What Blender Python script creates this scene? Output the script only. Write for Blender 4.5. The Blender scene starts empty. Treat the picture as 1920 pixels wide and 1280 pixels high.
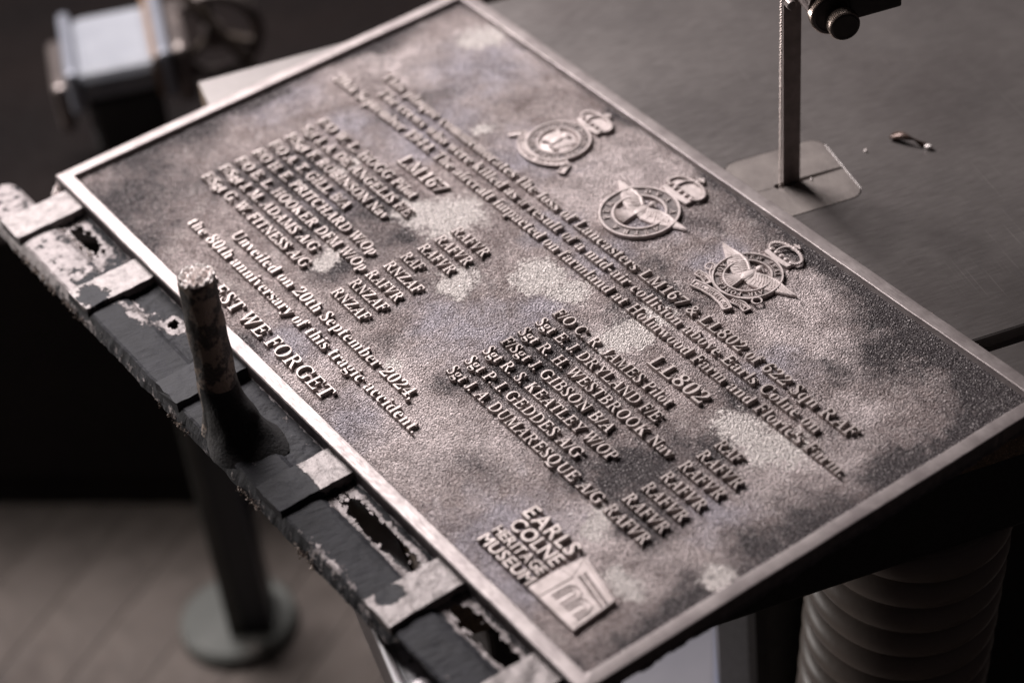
import bpy, bmesh, math, random
import numpy as np
from mathutils import Vector, Matrix, noise
random.seed(7); rng = np.random.default_rng(11)
SC = bpy.context.scene; COL = SC.collection
MM = 0.001

# ------------------------------------------------------------------ camera
cam = bpy.data.cameras.new('camera'); cam_o = bpy.data.objects.new('camera', cam); COL.objects.link(cam_o)
cam.sensor_width = 36.0; cam.lens = 81.0
cam.clip_start = 0.05; cam.clip_end = 60
rot = Matrix(((0.5805667854, -0.4904888597, 0.6498945193),
              (0.8093111242, 0.4350834429, -0.3946110767),
              (-0.0892060079, 0.7550649484, 0.6495530863)))
cam_o.matrix_world = Matrix.Translation((1.47190898, -0.48858507, 1.06177465)) @ rot.to_4x4()
cam.dof.use_dof = True; cam.dof.focus_distance = 1.625; cam.dof.aperture_fstop = 3.0
SC.camera = cam_o

# ------------------------------------------------------------------ world, lamps, exposure
w = bpy.data.worlds.new('World'); SC.world = w; w.use_nodes = True
bg = w.node_tree.nodes['Background']; bg.inputs[0].default_value = (0.62, 0.50, 0.53, 1); bg.inputs[1].default_value = 0.03

def area(name, loc, target, size, size_y, power, color):
    l = bpy.data.lights.new(name, 'AREA'); l.shape = 'RECTANGLE'; l.size = size; l.size_y = size_y
    l.energy = power; l.color = color
    o = bpy.data.objects.new(name, l); COL.objects.link(o); o.location = loc
    o.rotation_euler = (Vector(target) - Vector(loc)).to_track_quat('-Z', 'Y').to_euler()
    return o
def sph(az, el, d, c=(0.3, 0.15, 0)):
    a, e = math.radians(az), math.radians(el)
    return (c[0] + d*math.cos(a)*math.cos(e), c[1] + d*math.sin(a)*math.cos(e), c[2] + d*math.sin(e))
area('window_light', sph(177, 46, 1.75, (.2, .2, 0)), (0.2, 0.2, 0), 0.9, 0.7, 78, (1.0, 0.935, 0.93))
area('far_window_light', sph(166, 29, 3.2), (0.1, 0.2, 0), 0.7, 0.6, 46, (0.88, 0.92, 1.0))
low = area('low_side_fill', (-1.7, -1.35, -0.22), (-0.25, 0.15, -0.75), 0.9, 0.5, 10.5, (1.0, 0.94, 0.91)); low.data.spread = math.radians(100)  # added fill without a seen source, lifts floor, hose and machine head
SC.view_settings.view_transform = 'Standard'; SC.view_settings.look = 'None'
SC.view_settings.exposure = 0.0; SC.view_settings.gamma = 1.0
SC.render.engine = 'CYCLES'

# ------------------------------------------------------------------ helpers
def link(name, me, mats=None, parent=None, label=None, cat=None, group=None, kind=None, smooth=False):
    o = bpy.data.objects.new(name, me); COL.objects.link(o)
    if mats is not None and not me.materials:
        for m in (mats if isinstance(mats, (list, tuple)) else [mats]): me.materials.append(m)
    if parent is not None: o.parent = parent
    tag(o, label, cat, group, kind)
    if smooth:
        me.polygons.foreach_set('use_smooth', [True]*len(me.polygons)); me.update()
    return o
def tag(o, label=None, cat=None, group=None, kind=None):
    if label: o['label'] = label
    if cat: o['category'] = cat
    if group: o['group'] = group
    if kind: o['kind'] = kind
def empty(name, loc=(0, 0, 0), rz=0, **k):
    o = bpy.data.objects.new(name, None); COL.objects.link(o); o.location = loc; o.rotation_euler = (0, 0, rz)
    o.empty_display_size = 0.02
    tag(o, **k); return o
def mesh(name, V, F):
    me = bpy.data.meshes.new(name); me.from_pydata([tuple(v) for v in V], [], [tuple(f) for f in F]); me.update(); return me
class MB:
    def __init__(s): s.V = []; s.F = []
    def add(s, V, F):
        b = len(s.V); s.V += [tuple(v) for v in V]; s.F += [tuple(i + b for i in f) for f in F]
    def box(s, x0, x1, y0, y1, z0, z1, bev=0.0, fr=None):
        bm = bmesh.new(); bmesh.ops.create_cube(bm, size=1)
        for v in bm.verts: v.co = Vector(((x0+x1)/2 + v.co.x*(x1-x0), (y0+y1)/2 + v.co.y*(y1-y0), (z0+z1)/2 + v.co.z*(z1-z0)))
        if bev: bmesh.ops.bevel(bm, geom=bm.edges[:], offset=bev, segments=2, profile=.5, affect='EDGES')
        bm.verts.index_update()
        V = [v.co if fr is None else fr @ v.co for v in bm.verts]; F = [[v.index for v in f.verts] for f in bm.faces]
        s.add([tuple(v) for v in V], F); bm.free()
    def tube(s, pts, r, n=8, caps=True):
        pts = [Vector(p) for p in pts]; R = r if isinstance(r, (list, tuple)) else [r]*len(pts)
        up = Vector((0, 0, 1)); V = []; F = []
        for i, p in enumerate(pts):
            t = (pts[min(i+1, len(pts)-1)] - pts[max(i-1, 0)]).normalized()
            a = t.cross(up)
            if a.length < 1e-3: a = t.cross(Vector((1, 0, 0)))
            a.normalize(); b = t.cross(a)
            for k in range(n):
                th = 2*math.pi*k/n; V.append(p + (a*math.cos(th) + b*math.sin(th))*R[i])
        for i in range(len(pts)-1):
            for k in range(n): F.append((i*n+k, i*n+(k+1) % n, (i+1)*n+(k+1) % n, (i+1)*n+k))
        if caps: F.append(tuple(range(n-1, -1, -1))); F.append(tuple(range((len(pts)-1)*n, len(pts)*n)))
        s.add(V, F)
    def lathe(s, prof, n=48, fr=None, cap=True):
        V = []; F = []
        for r, z in prof:
            for k in range(n):
                th = 2*math.pi*k/n; v = Vector((r*math.cos(th), r*math.sin(th), z)); V.append(fr @ v if fr is not None else v)
        for i in range(len(prof)-1):
            for k in range(n): F.append((i*n+k, i*n+(k+1) % n, (i+1)*n+(k+1) % n, (i+1)*n+k))
        if cap: F.append(tuple(range(n-1, -1, -1))); F.append(tuple(range((len(prof)-1)*n, len(prof)*n)))
        s.add(V, F)
    def prism(s, poly, z0, z1, ch=0.0):
        """closed outline (counter-clockwise) raised from z0 to z1 with a chamfered shoulder"""
        n = len(poly); P = [Vector((p[0], p[1])) for p in poly]
        def inset(d):
            o = []
            for i in range(n):
                a, b, c = P[i-1], P[i], P[(i+1) % n]
                e1 = (b-a).normalized(); e2 = (c-b).normalized()
                m = Vector((-e1.y-e2.y, e1.x+e2.x))
                if m.length < 1e-6: m = Vector((-e1.y, e1.x))
                m.normalize(); k = max(0.45, m.dot(Vector((-e1.y, e1.x))))
                o.append(b + m*min(d/k, d*2))
            return o
        rings = [(P, z0), (P, z1-ch), (inset(ch), z1)] if ch else [(P, z0), (P, z1)]
        V = [(p.x, p.y, z) for ring, z in rings for p in ring]; F = []
        for i in range(len(rings)-1):
            for k in range(n): F.append((i*n+k, i*n+(k+1) % n, (i+1)*n+(k+1) % n, (i+1)*n+k))
        F.append(tuple(range((len(rings)-1)*n, len(rings)*n)))
        s.add(V, F)
    def build(s, name, mats, parent=None, **k):
        return link(name, mesh(name, s.V, s.F), mats, parent, **k)
def nz(x, y, z=0.0): return noise.noise(Vector((x, y, z)))
def fbm(x, y, z=0.0):
    return noise.noise(Vector((x, y, z))) + .5*noise.noise(Vector((2*x, 2*y, z+7))) + .25*noise.noise(Vector((4*x, 4*y, z+3)))
def add_attr(me, name, vals):
    a = me.attributes.new(name, 'FLOAT_COLOR', 'POINT'); arr = np.ones((len(me.vertices), 4), dtype=np.float32)
    vals = np.asarray(vals, dtype=np.float32)
    arr[:, :vals.shape[1]] = vals; a.data.foreach_set('color', arr.ravel())

# ------------------------------------------------------------------ materials
class NT:
    def __init__(s, name):
        s.m = bpy.data.materials.new(name); s.m.use_nodes = True; s.t = s.m.node_tree
        s.b = s.t.nodes['Principled BSDF']; s.co = s.n('ShaderNodeTexCoord').outputs['Object']
    def n(s, ty, **k):
        x = s.t.nodes.new(ty)
        for a, v in k.items(): setattr(x, a, v)
        return x
    def l(s, a, b): s.t.links.new(a, b)
    def noise(s, scale, detail=3, rough=.55, vec=None, dist=0, out='Fac'):
        x = s.n('ShaderNodeTexNoise'); x.inputs['Scale'].default_value = scale; x.inputs['Detail'].default_value = detail
        x.inputs['Roughness'].default_value = rough; x.inputs['Distortion'].default_value = dist
        s.l(vec or s.co, x.inputs['Vector']); return x.outputs[out]
    def map(s, sc, rot=(0, 0, 0)):
        x = s.n('ShaderNodeMapping'); x.inputs['Scale'].default_value = sc; x.inputs['Rotation'].default_value = rot
        s.l(s.co, x.inputs['Vector']); return x.outputs[0]
    def ramp(s, fac, a, b, ca=(0, 0, 0, 1), cb=(1, 1, 1, 1)):
        x = s.n('ShaderNodeValToRGB'); e = x.color_ramp.elements
        e[0].position = a; e[1].position = b; e[0].color = ca; e[1].color = cb
        s.l(fac, x.inputs[0]); return x.outputs[0]
    def math(s, op, a, b):
        x = s.n('ShaderNodeMath', operation=op)
        for i, v in enumerate((a, b)):
            if isinstance(v, (int, float)): x.inputs[i].default_value = v
            else: s.l(v, x.inputs[i])
        return x.outputs[0]
    def mix(s, fac, a, b, blend='MIX'):
        x = s.n('ShaderNodeMix', data_type='RGBA', blend_type=blend)
        if isinstance(fac, (int, float)): x.inputs[0].default_value = fac
        else: s.l(fac, x.inputs[0])
        for i, v in ((6, a), (7, b)):
            if isinstance(v, tuple): x.inputs[i].default_value = v if len(v) == 4 else v + (1,)
            else: s.l(v, x.inputs[i])
        return x.outputs[2]
    def set(s, **k):
        for a, v in k.items():
            i = s.b.inputs[a.replace('_', ' ')]
            if isinstance(v, (int, float)): i.default_value = v
            elif isinstance(v, tuple): i.default_value = v if len(v) == 4 else v + (1,)
            else: s.l(v, i)
        return s
    def bump(s, h, dist, strength=1.0, prev=None):
        x = s.n('ShaderNodeBump'); x.inputs['Distance'].default_value = dist; x.inputs['Strength'].default_value = strength
        s.l(h, x.inputs['Height'])
        if prev is not None: s.l(prev, x.inputs['Normal'])
        s.l(x.outputs[0], s.b.inputs['Normal']); return x.outputs[0]

def mat_field():
    s = NT('sand_cast_bronze')
    a = s.n('ShaderNodeAttribute', attribute_name='patina'); sep = s.n('ShaderNodeSeparateColor'); s.l(a.outputs['Color'], sep.inputs[0])
    R, G, B = sep.outputs; P = a.outputs['Alpha']
    fine = s.noise(900, 2, .6); mid = s.noise(230, 4, .62); big = s.noise(55, 4, .6); 
    def mask(v, amt, lo, hi, n=None):
        k = s.math('MULTIPLY', s.math('SUBTRACT', n or mid, .5), amt)
        return s.ramp(s.math('ADD', v, k), lo, hi)
    col = s.mix(s.ramp(big, .35, .68), (.50, .402, .385), (.82, .692, .672))
    cloud = s.noise(24, 9, .74, dist=.5); cl2 = s.noise(70, 8, .74, dist=.6); cl3 = s.noise(41, 8, .72, dist=.3)
    col = s.mix(s.ramp(cl3, .55, .61), col, s.mix(.50, col, (.93, .82, .78)))
    col = s.mix(s.ramp(mid, .34, .66), s.mix(.30, col, (.08, .065, .07)), col)
    col = s.mix(mask(P, 1.8, .2, .95, cl3), col, (.96, .83, .815))
    col = s.mix(mask(B, 1.8, .25, 1.2, cl3), col, (.60, .545, .60))
    col = s.mix(s.ramp(cloud, .43, .52), s.mix(.32, col, (.115, .078, .078)), col)
    col = s.mix(s.ramp(cl2, .42, .49), s.mix(.36, col, (.14, .092, .080)), col)
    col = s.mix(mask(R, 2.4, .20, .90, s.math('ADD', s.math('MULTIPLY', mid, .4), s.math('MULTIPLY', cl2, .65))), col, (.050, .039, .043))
    col = s.mix(mask(G, 2.6, .34, .60, s.math('ADD', s.math('MULTIPLY', mid, .6), s.math('MULTIPLY', fine, .4))), col, (.99, .91, .87))
    col = s.mix(s.ramp(fine, .36, .52), s.mix(.72, col, (.05, .04, .042)), col)
    col = s.mix(s.ramp(fine, .56, .66), col, s.mix(.58, col, (.98, .91, .89)))
    s.set(Base_Color=col, Metallic=.30, Roughness=s.ramp(mid, .3, .7, (.42,)*3+(1,), (.60,)*3+(1,)))
    v = s.n('ShaderNodeTexVoronoi'); v.inputs['Scale'].default_value = 700; s.l(s.co, v.inputs['Vector'])
    h = s.math('ADD', s.math('MULTIPLY', fine, 1.6), s.math('MULTIPLY', v.outputs['Distance'], -.9))
    h = s.math('ADD', h, s.math('MULTIPLY', mid, .25))
    s.bump(h, .0034, 1.0)
    return s.m
def mat_metal(name, c1, c2, metallic=.8, rough=(.3, .45), scale=120, fine=700, bump=.0003, brush=None, dark=None, spots=None, scratch=None):
    s = NT(name)
    vec = s.map(brush) if brush else None
    n1 = s.noise(scale, 4, .6); n2 = s.noise(fine, 3, .6, vec=vec)
    col = s.mix(s.ramp(n1, .35, .65), c1, c2)
    if dark: col = s.mix(s.ramp(s.noise(scale*.45, 5, .65), dark[1], dark[2]), col, dark[0])
    if spots: col = s.mix(s.ramp(s.noise(spots[1], 2, .5), spots[2], spots[3]), col, spots[0])
    if scratch:
        for rz_, sc_ in ((.5, 1.0), (1.5, .7), (-.3, 1.3)):
            q = s.noise(1, 2, .5, vec=s.map((9*sc_, 700*sc_, 9), (0, 0, rz_)))
            gate_ = s.math('MULTIPLY', s.ramp(q, .66, .72), s.ramp(s.noise(11*sc_, 3), .50, .66))
            col = s.mix(s.math('MULTIPLY', gate_, scratch[1]), col, scratch[0])
    s.set(Base_Color=col, Metallic=metallic, Roughness=s.ramp(n2, .3, .7, (rough[0],)*3+(1,), (rough[1],)*3+(1,)))
    s.bump(s.math('ADD', n2, s.math('MULTIPLY', n1, .6)), bump, .8)
    return s.m
def mat_scraped(name, dark, pale, bump=.0007, rough=.5, edge=.06):
    """attribute scrape.r: share of bare metal; scrape.g: oxide lumps"""
    s = NT(name); a = s.n('ShaderNodeAttribute', attribute_name='scrape'); sep = s.n('ShaderNodeSeparateColor'); s.l(a.outputs['Color'], sep.inputs[0])
    n1 = s.noise(140, 5, .7); n2 = s.noise(700, 3, .6); n3 = s.noise(45, 4, .6)
    k = s.math('ADD', s.math('MULTIPLY', s.math('SUBTRACT', n1, .5), 1.5), s.math('MULTIPLY', s.math('SUBTRACT', n3, .5), .9))
    m = s.ramp(s.math('ADD', sep.outputs[0], k), .5-edge, .5+edge)
    dk = s.mix(s.ramp(n3, .35, .7), dark, tuple(min(1, c*1.9) for c in dark))
    dk = s.mix(s.ramp(n2, .56, .74), dk, tuple(min(1, c*3.2) for c in dark))
    pl = s.mix(s.ramp(n1, .32, .62), tuple(c*.62 for c in pale), pale)
    pl = s.mix(s.ramp(n2, .62, .7), pl, tuple(c*.3 for c in pale))
    s.set(Base_Color=s.mix(m, dk, pl), Metallic=s.math('MULTIPLY', m, .35), Roughness=s.math('SUBTRACT', rough+.20, s.math('MULTIPLY', m, .18)))
    s.b.inputs['Specular IOR Level'].default_value = .3
    s.bump(s.math('ADD', s.math('MULTIPLY', n2, .5), s.math('ADD', n1, s.math('MULTIPLY', m, .5))), bump, .9)
    return s.m
M_field = mat_field()
M_letter = mat_metal('linished_letter_bronze', (.35, .30, .285), (.48, .42, .40), .40, (.40, .55), 90, 900, .00025, dark=((.20, .165, .155), .50, .75))
M_emblem = mat_metal('emblem_bronze', (.44, .378, .362), (.58, .505, .49), .25, (.50, .65), 120, 900, .0003, dark=((.16, .13, .12), .52, .8))
M_recess = mat_metal('dark_badge_recess', (.10, .083, .082), (.19, .16, .155), .3, (.5, .65), 200, 900, .0004)  # recess shade and patina are both put into this dark colour
M_frame = mat_metal('linished_frame_bronze', (.22, .19, .186), (.32, .282, .275), .42, (.42, .6), 45, 500, .00020, brush=(.25, 1.2, 1), dark=((.19, .16, .16), .50, .72))
M_side = mat_metal('raw_casting_side', (.13, .115, .12), (.22, .195, .20), .35, (.5, .7), 150, 600, .0007)
M_bar = mat_scraped('runner_casting_skin', (.0085, .0085, .0115), (.24, .212, .21))
M_gate = mat_scraped('gate_casting_skin', (.009, .009, .0125), (.22, .196, .192), .0006, .45)
M_flash = mat_metal('flash_crumb_metal', (.20, .165, .14), (.48, .40, .35), .5, (.3, .5), 300, 900, .0005)
M_table = mat_metal('ground_iron_table', (.112, .100, .097), (.150, .135, .130), .45, (.33, .45), 10, 500, .00004, brush=(1, .12, 1), dark=((.095, .08, .078), .5, .85), spots=((.20, .18, .17), 420, .72, .78), scratch=((.30, .27, .26), .35))
M_insert = mat_metal('insert_steel', (.19, .165, .155), (.25, .22, .205), .45, (.38, .52), 40, 700, .0002)
M_rim = mat_metal('dusty_table_side', (.10, .070, .048), (.19, .130, .085), .2, (.45, .65), 240, 900, .0008, spots=((.90, .68, .48), 1100, .64, .68))
M_black = mat_metal('black_machine_paint', (.014, .012, .013), (.022, .019, .020), .0, (.5, .65), 20, 300, .0003)
M_dark = mat_metal('dark_void_paint', (.010, .008, .008), (.016, .013, .012), .0, (.7, .8), 5, 200, .0002)

# ================================================================== THE PLAQUE (plate lies in x 0..700 mm, y 0..398 mm, rim top at z 0)
L, W = .700, .3977
plaque = empty('memorial_plaque', (0, 0, 0), label='cast bronze memorial plaque with raised names and three crowned badges on the saw table', cat='plaque')

# --- rim
prof = [(.0004, -.0128), (-.0002, -.0010), (.0005, -.0002), (.0012, 0), (.0102, 0), (.0108, -.0003), (.0116, -.0040), (.0128, -.0062)]
def rim_side(a, b, inward):
    n = int((b-a).length/.0025); V = []; F = []; t = (b-a).normalized()
    for i in range(n+1):
        for j, (d, z) in enumerate(prof):
            s0 = d; s1 = (b-a).length - d
            s = s0 + (s1-s0)*i/n
            p = a + t*s
            jd = .00045*nz(p.x*22, p.y*22, 5) + .00015*nz(p.x*120, p.y*120, 8)
            if j < 2: jd += .00030*nz(p.x*260, p.y*260, 3)
            q = p + inward*(d + (jd if 0 < i < n else 0))
            V.append((q.x, q.y, z + (.00010*nz(p.x*14, p.y*14, 2) if 1 <= j <= 5 else 0)))
    m = len(prof)
    for i in range(n):
        for j in range(m-1): F.append((i*m+j, (i+1)*m+j, (i+1)*m+j+1, i*m+j+1))
    return V, F
c4 = [Vector((0, 0)), Vector((L, 0)), Vector((L, W)), Vector((0, W))]
inn = [Vector((0, 1)), Vector((-1, 0)), Vector((0, -1)), Vector((1, 0))]
for i in range(4):
    V, F = rim_side(c4[i], c4[(i+1) % 4], inn[i])
    me = mesh('rim', V, F); me.materials.append(M_frame); me.materials.append(M_side)
    for p in me.polygons:
        zc = p.center.z; p.material_index = 1 if abs(p.normal.z) < .35 and zc < -.004 and (p.center.x < .0003 or p.center.y < .0003 or p.center.x > L-.0003 or p.center.y > W-.0003) else 0
    link('rim', me, None, plaque, smooth=True); me.set_sharp_from_angle(angle=.45)

# --- sand-textured field
dark = [(349,91,14),(195,128,19),(197,176,25),(333,167,16),(428,185,23),(439,144,23),(443,236,17),(437,274,17),(408,288,14),(592,344,22),(554,369,19),(665,369,25),(678,274,21),(667,201,24),(668,165,17),(454,275,17),(581,201,18),(684,99,17),(568,139,21),(415,101,17),(65,35,39),(10,184,22),(12,296,23),(243,385,15),(112,294,16),(119,242,15),(390,343,14),(484,385,19),(250,112,16),(131,148,26),(580,305,12),(256,166,16),(279,16,14),(606,376,22),(608,116,17),(556,245,15),(122,28,25),(27,120,22),(498,66,18),(30,60,30),(500,145,16),(540,110,14),(645,382,20),(690,340,18),(690,60,22)]
dust = [(176,294,12),(254,212,25),(360,216,18),(457,234,19),(386,221,14),(581,224,20),(611,227,21),(583,96,14),(642,77,12),(325,168,16),(234,113,12),(675,123,10),(236,191,18),(70,370,20),(148,188,11),(373,79,9),(454,213,15),(450,250,14)]
blue = [(107,340,40),(98,219,20),(165,248,26),(234,303,30),(372,266,24),(178,139,21),(381,148,31),(345,135,23),(325,261,20),(631,159,21),(599,20,20),(387,191,19),(297,37,24),(398,23,26),(550,279,22),(20,191,36),(363,323,24),(140,260,40),(560,40,40),(430,330,20)]
pale = [(473,101,44),(388,88,34),(512,350,34),(527,313,33),(593,84,31),(461,47,33),(93,375,41),(622,217,31),(641,112,24),(332,24,23),(449,207,26),(560,330,30),(300,330,50),(640,250,26),(500,260,20),(60,300,40),(420,40,50),(620,290,18)]
nx, ny = 676, 374
xs = np.linspace(.0122, L-.0122, nx); ys = np.linspace(.0122, W-.0122, ny)
X, Y = np.meshgrid(xs, ys)
def coarse(scale, z, amp=1.0, octv=True):
    gx = np.linspace(0, L, 141); gy = np.linspace(0, W, 81)
    g = np.array([[ (fbm if octv else nz)(x*scale, y*scale, z) for x in gx] for y in gy])
    fx = np.clip(X/L*140, 0, 139.999); fy = np.clip(Y/W*80, 0, 79.999); ix = fx.astype(int); iy = fy.astype(int); tx = fx-ix; ty = fy-iy
    return amp*((g[iy, ix]*(1-tx)+g[iy, ix+1]*tx)*(1-ty) + (g[iy+1, ix]*(1-tx)+g[iy+1, ix+1]*tx)*ty)
warpx = coarse(28, 1, .012) + coarse(85, 2, .0045); warpy = coarse(28, 9, .012) + coarse(85, 12, .0045)
def blobs(lst, soft=1.0):
    m = np.zeros_like(X)
    for (x, y, r) in lst:
        d2 = ((X+warpx-x*MM)**2 + (Y+warpy-y*MM)**2)/(r*MM*soft)**2
        m = np.maximum(m, np.exp(-d2*.9)*1.05)
    return m
mR, mG, mB, mP = blobs(dark, 1.15), blobs(dust), blobs(blue, 1.2), blobs(pale, 1.2)
nlow = coarse(14, 21, .30)
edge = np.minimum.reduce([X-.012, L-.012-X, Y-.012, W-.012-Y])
def box(x0, x1, y0, y1, a, soft=.010):
    f = lambda t: 1/(1+np.exp(-t/soft*2.2))
    return a*f(X+warpx-x0*MM)*f(x1*MM-X-warpx)*f(Y+warpy-y0*MM)*f(y1*MM-Y-warpy)
stain_and_edges = box(76, 262, 84, 208, .55)*(.75+coarse(24, 41, .5)) + box(400, 585, 100, 196, .55)*(.75+coarse(24, 42, .5)) + box(272, 322, 92, 206, .45) + box(583, 632, 100, 205, .45)
stain_and_edges += box(50, 640, 236, 284, .38)*(.7+coarse(20, 43, .6)) + box(340, 700, 365, 398, .60, .012) + box(0, 22, 60, 398, .55, .012) + box(0, 110, 0, 120, .28, .03) + box(668, 700, 0, 398, .40, .012) + box(550, 700, 300, 398, .30, .03)  # intro lines stained; bands by the edges and right end simply darker
mR = np.clip(stain_and_edges + mR*.62 + np.exp(-edge/.0042)*.55 + np.exp(-np.minimum(L-X, W-Y)/.02)*.18 + nlow*.35 - .08, 0, 1)
def blur(a):
    a = (np.roll(a, 1, 0)+np.roll(a, -1, 0)+2*a)/4; return (np.roll(a, 1, 1)+np.roll(a, -1, 1)+2*a)/4
g1 = blur(rng.standard_normal(X.shape)); g1 /= g1.std(); g2 = rng.standard_normal(X.shape)
g3 = blur(blur(blur(rng.standard_normal(X.shape)))); g3 /= g3.std()
rough_amp = .75 + .55*mG + coarse(18, 33, .35) 
Z = -.0042 + rough_amp*(g1*.00013 + g3*.00009) + g2*.00009 + coarse(30, 4, .00022)
V = np.stack([X.ravel(), Y.ravel(), Z.ravel()], 1)
idx = np.arange(nx*ny).reshape(ny, nx)
F = np.stack([idx[:-1, :-1].ravel(), idx[:-1, 1:].ravel(), idx[1:, 1:].ravel(), idx[1:, :-1].ravel()], 1)
me = bpy.data.meshes.new('background_field'); me.vertices.add(len(V)); me.vertices.foreach_set('co', V.astype(np.float32).ravel())
me.loops.add(F.size); me.loops.foreach_set('vertex_index', F.ravel().astype(np.int32)); me.polygons.add(len(F))
me.polygons.foreach_set('loop_start', np.arange(0, F.size, 4, dtype=np.int32)); me.update(calc_edges=True); me.validate()
add_attr(me, 'patina', np.stack([mR.ravel(), mG.ravel(), mB.ravel(), np.clip(mP+nlow*.5, 0, 1).ravel()], 1))
link('background_field', me, M_field, plaque, smooth=True)
bk = MB(); bk.box(.002, L-.002, .002, W-.002, -.0125, -.0075); bk.build('back_plate', M_side, plaque)

# --- raised lettering: outlines of the built-in serif letters, chamfered, laid out glyph by glyph
GL = {}
def gmap(c, serif):
    if not serif: return c
    if 'A' <= c <= 'Z': return chr(0x1D400+ord(c)-65)
    if 'a' <= c <= 'z': return chr(0x1D41A+ord(c)-97)
    if '0' <= c <= '9': return chr(0x1D7CE+int(c))
    return c
def imap(c):
    return chr(0x1D434+ord(c)-65)
def glyph(c, style='serif'):
    k = (c, style)
    if k in GL: return GL[k]
    cu = bpy.data.curves.new('g', 'FONT'); cu.body = gmap(c, style == 'serif'); cu.size = 1; cu.resolution_u = 3
    cu.extrude = .12
    cu.bevel_depth = .016 if style == 'serif' else .02; cu.bevel_resolution = 0
    if style == 'serif' and 'A' <= c <= 'Z' and c not in 'K':      # light slanted capitals stood upright
        cu.body = imap(c); cu.shear = -.27; cu.bevel_depth = .0145; cu.offset = 0
    elif style == 'serif' and c.isalnum(): cu.offset = -.0125; cu.bevel_depth = .0125
    else: cu.offset = {'heavy': .012, 'serif': -.008}.get(style, -.002)
    o = bpy.data.objects.new('g', cu); COL.objects.link(o)
    dg = bpy.context.evaluated_depsgraph_get(); dg.update()
    m = bpy.data.meshes.new_from_object(o.evaluated_get(dg))
    V = np.array([v.co[:] for v in m.vertices]); F = [tuple(p.vertices) for p in m.polygons]
    bpy.data.objects.remove(o); bpy.data.curves.remove(cu); bpy.data.meshes.remove(m)
    x0, x1 = V[:, 0].min(), V[:, 0].max(); V[:, 0] -= x0
    zmin = V[:, 2].max()-.09
    GL[k] = (V, F, x1-x0); return GL[k]
def cap_h(style):
    V, F, _ = glyph('H', style); return V[:, 1].max()
TIGHT = {'A': .0, 'V': .0, 'W': .0, 'T': .005, 'Y': .0, 'v': 0, 'w': 0, 'y': 0, 'f': -.02, 'r': .0, '/': -.03, '.': .03, ',': .03, 'J': -.02, 'F': .015, 'P': .015, 'L': .01}
def line(text, x0, x1, y, cap, ztop=-.0010, style='serif', mode='fit', mats=None, name='text_line', parent=None, xform=None, track=.028, side=.0048):
    """raised line of lettering, baseline at y (mm) from x0 to x1 (mm)"""
    s = cap/cap_h(style); cur = 0; parts = []
    for c in text:
        if c == ' ': cur += .27 + track; continue
        V, F, wd = glyph(c, style)
        sb = TIGHT.get(c, .03) if style == 'serif' else .02
        cur += sb; parts.append((V, F, cur)); cur += wd + sb + track
    tot = cur - track
    kx = (x1-x0)/(tot*s)
    mb = MB()
    for V, F, cx in parts:
        P = V.copy(); P[:, 0] = (P[:, 0] + cx)*s*kx*MM + x0*MM; P[:, 1] = P[:, 1]*s*MM + y*MM
        zt = P[:, 2].max(); P[:, 2] = np.where(P[:, 2] < 0, ztop-side, ztop - (zt-P[:, 2])*s*MM)
        if xform is not None: P = xform(P)
        mb.add(P.tolist(), F)
    return mb.build(name, mats or M_letter, parent or plaque)
line("This plaque commemorates the loss of Lancasters LM167 & LL802 of 622 Sqn RAF", 63, 638, 270, 10.4)
line("The crews who were killed as a result of a mid-air collision above Earls Colne on", 80, 620, 255, 10.2)
line("20th September 1944. The aircraft impacted on farmland at Holmwood Farm and Florie's Farm.", 36, 662, 239.7, 10.2)
line("LM167", 170, 228, 215.5, 12.6)
line("LL802", 488.5, 547, 215.2, 12.6)
left = ["F/O W. L. HOGG Pilot", "Sgt J. A. DE ANGELIS F/E", "F/Sgt F. ROBINSON Nav", "F/O A. T. GILL B/A", "F/O H. E. PRITCHARD W/Op", "F/O E. L. HOOKER DFM W/Op", "F/Sgt J. M. ADAMS A/G", "F/Sgt G. W. FITNESS A/G"]
lend = [219, 236, 226, 195, 257, 268, 223, 235]
lsuf = ["RAFVR", "RAFVR", "RAFVR", "RAF", "RNZAF", "RAFVR", "RNZAF", "RNZAF"]
ly = [196.4, 181, 165.8, 150.2, 134.8, 118.8, 103.8, 88.2]
for t, e, s_, y in zip(left, lend, lsuf, ly):
    line(t, 80.5, e, y, 9.5)
    line(s_, 273, 273 + {'RAFVR': 42.5, 'RAF': 23, 'RNZAF': 44}[s_], y, 9.5)
right = ["F/O C. R. JAMES Pilot", "Sgt E. J. DRYLAND F/E", "Sgt R. H. WESTBROOK Nav", "F/Sgt J. GIBSON B/A", "Sgt R. S. KEATLEY W/OP", "Sgt P. I. GEDDES A/G", "Sgt J. A. DUMARESQUE A/G"]
rend = [534, 541, 574, 528, 551, 534, 578]
rsuf = ["RAF", "RAFVR", "RAFVR", "RAFVR", "RAFVR", "RAFVR", "RAFVR"]
ry = [196.8, 181.5, 166, 150.6, 135, 119.3, 103.8]
for t, e, s_, y in zip(right, rend, rsuf, ry):
    line(t, 402, e, y, 9.5)
    line(s_, 584, 584 + {'RAFVR': 42.5, 'RAF': 23}[s_], y, 9.5)
line("Unveiled on 20th September 2024,", 162, 411, 67, 10.2)
line("the 80th anniversary of this tragic accident.", 126, 441, 49.6, 10.2)
line("LEST WE FORGET", 197, 370, 21.4, 12.2)

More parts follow.
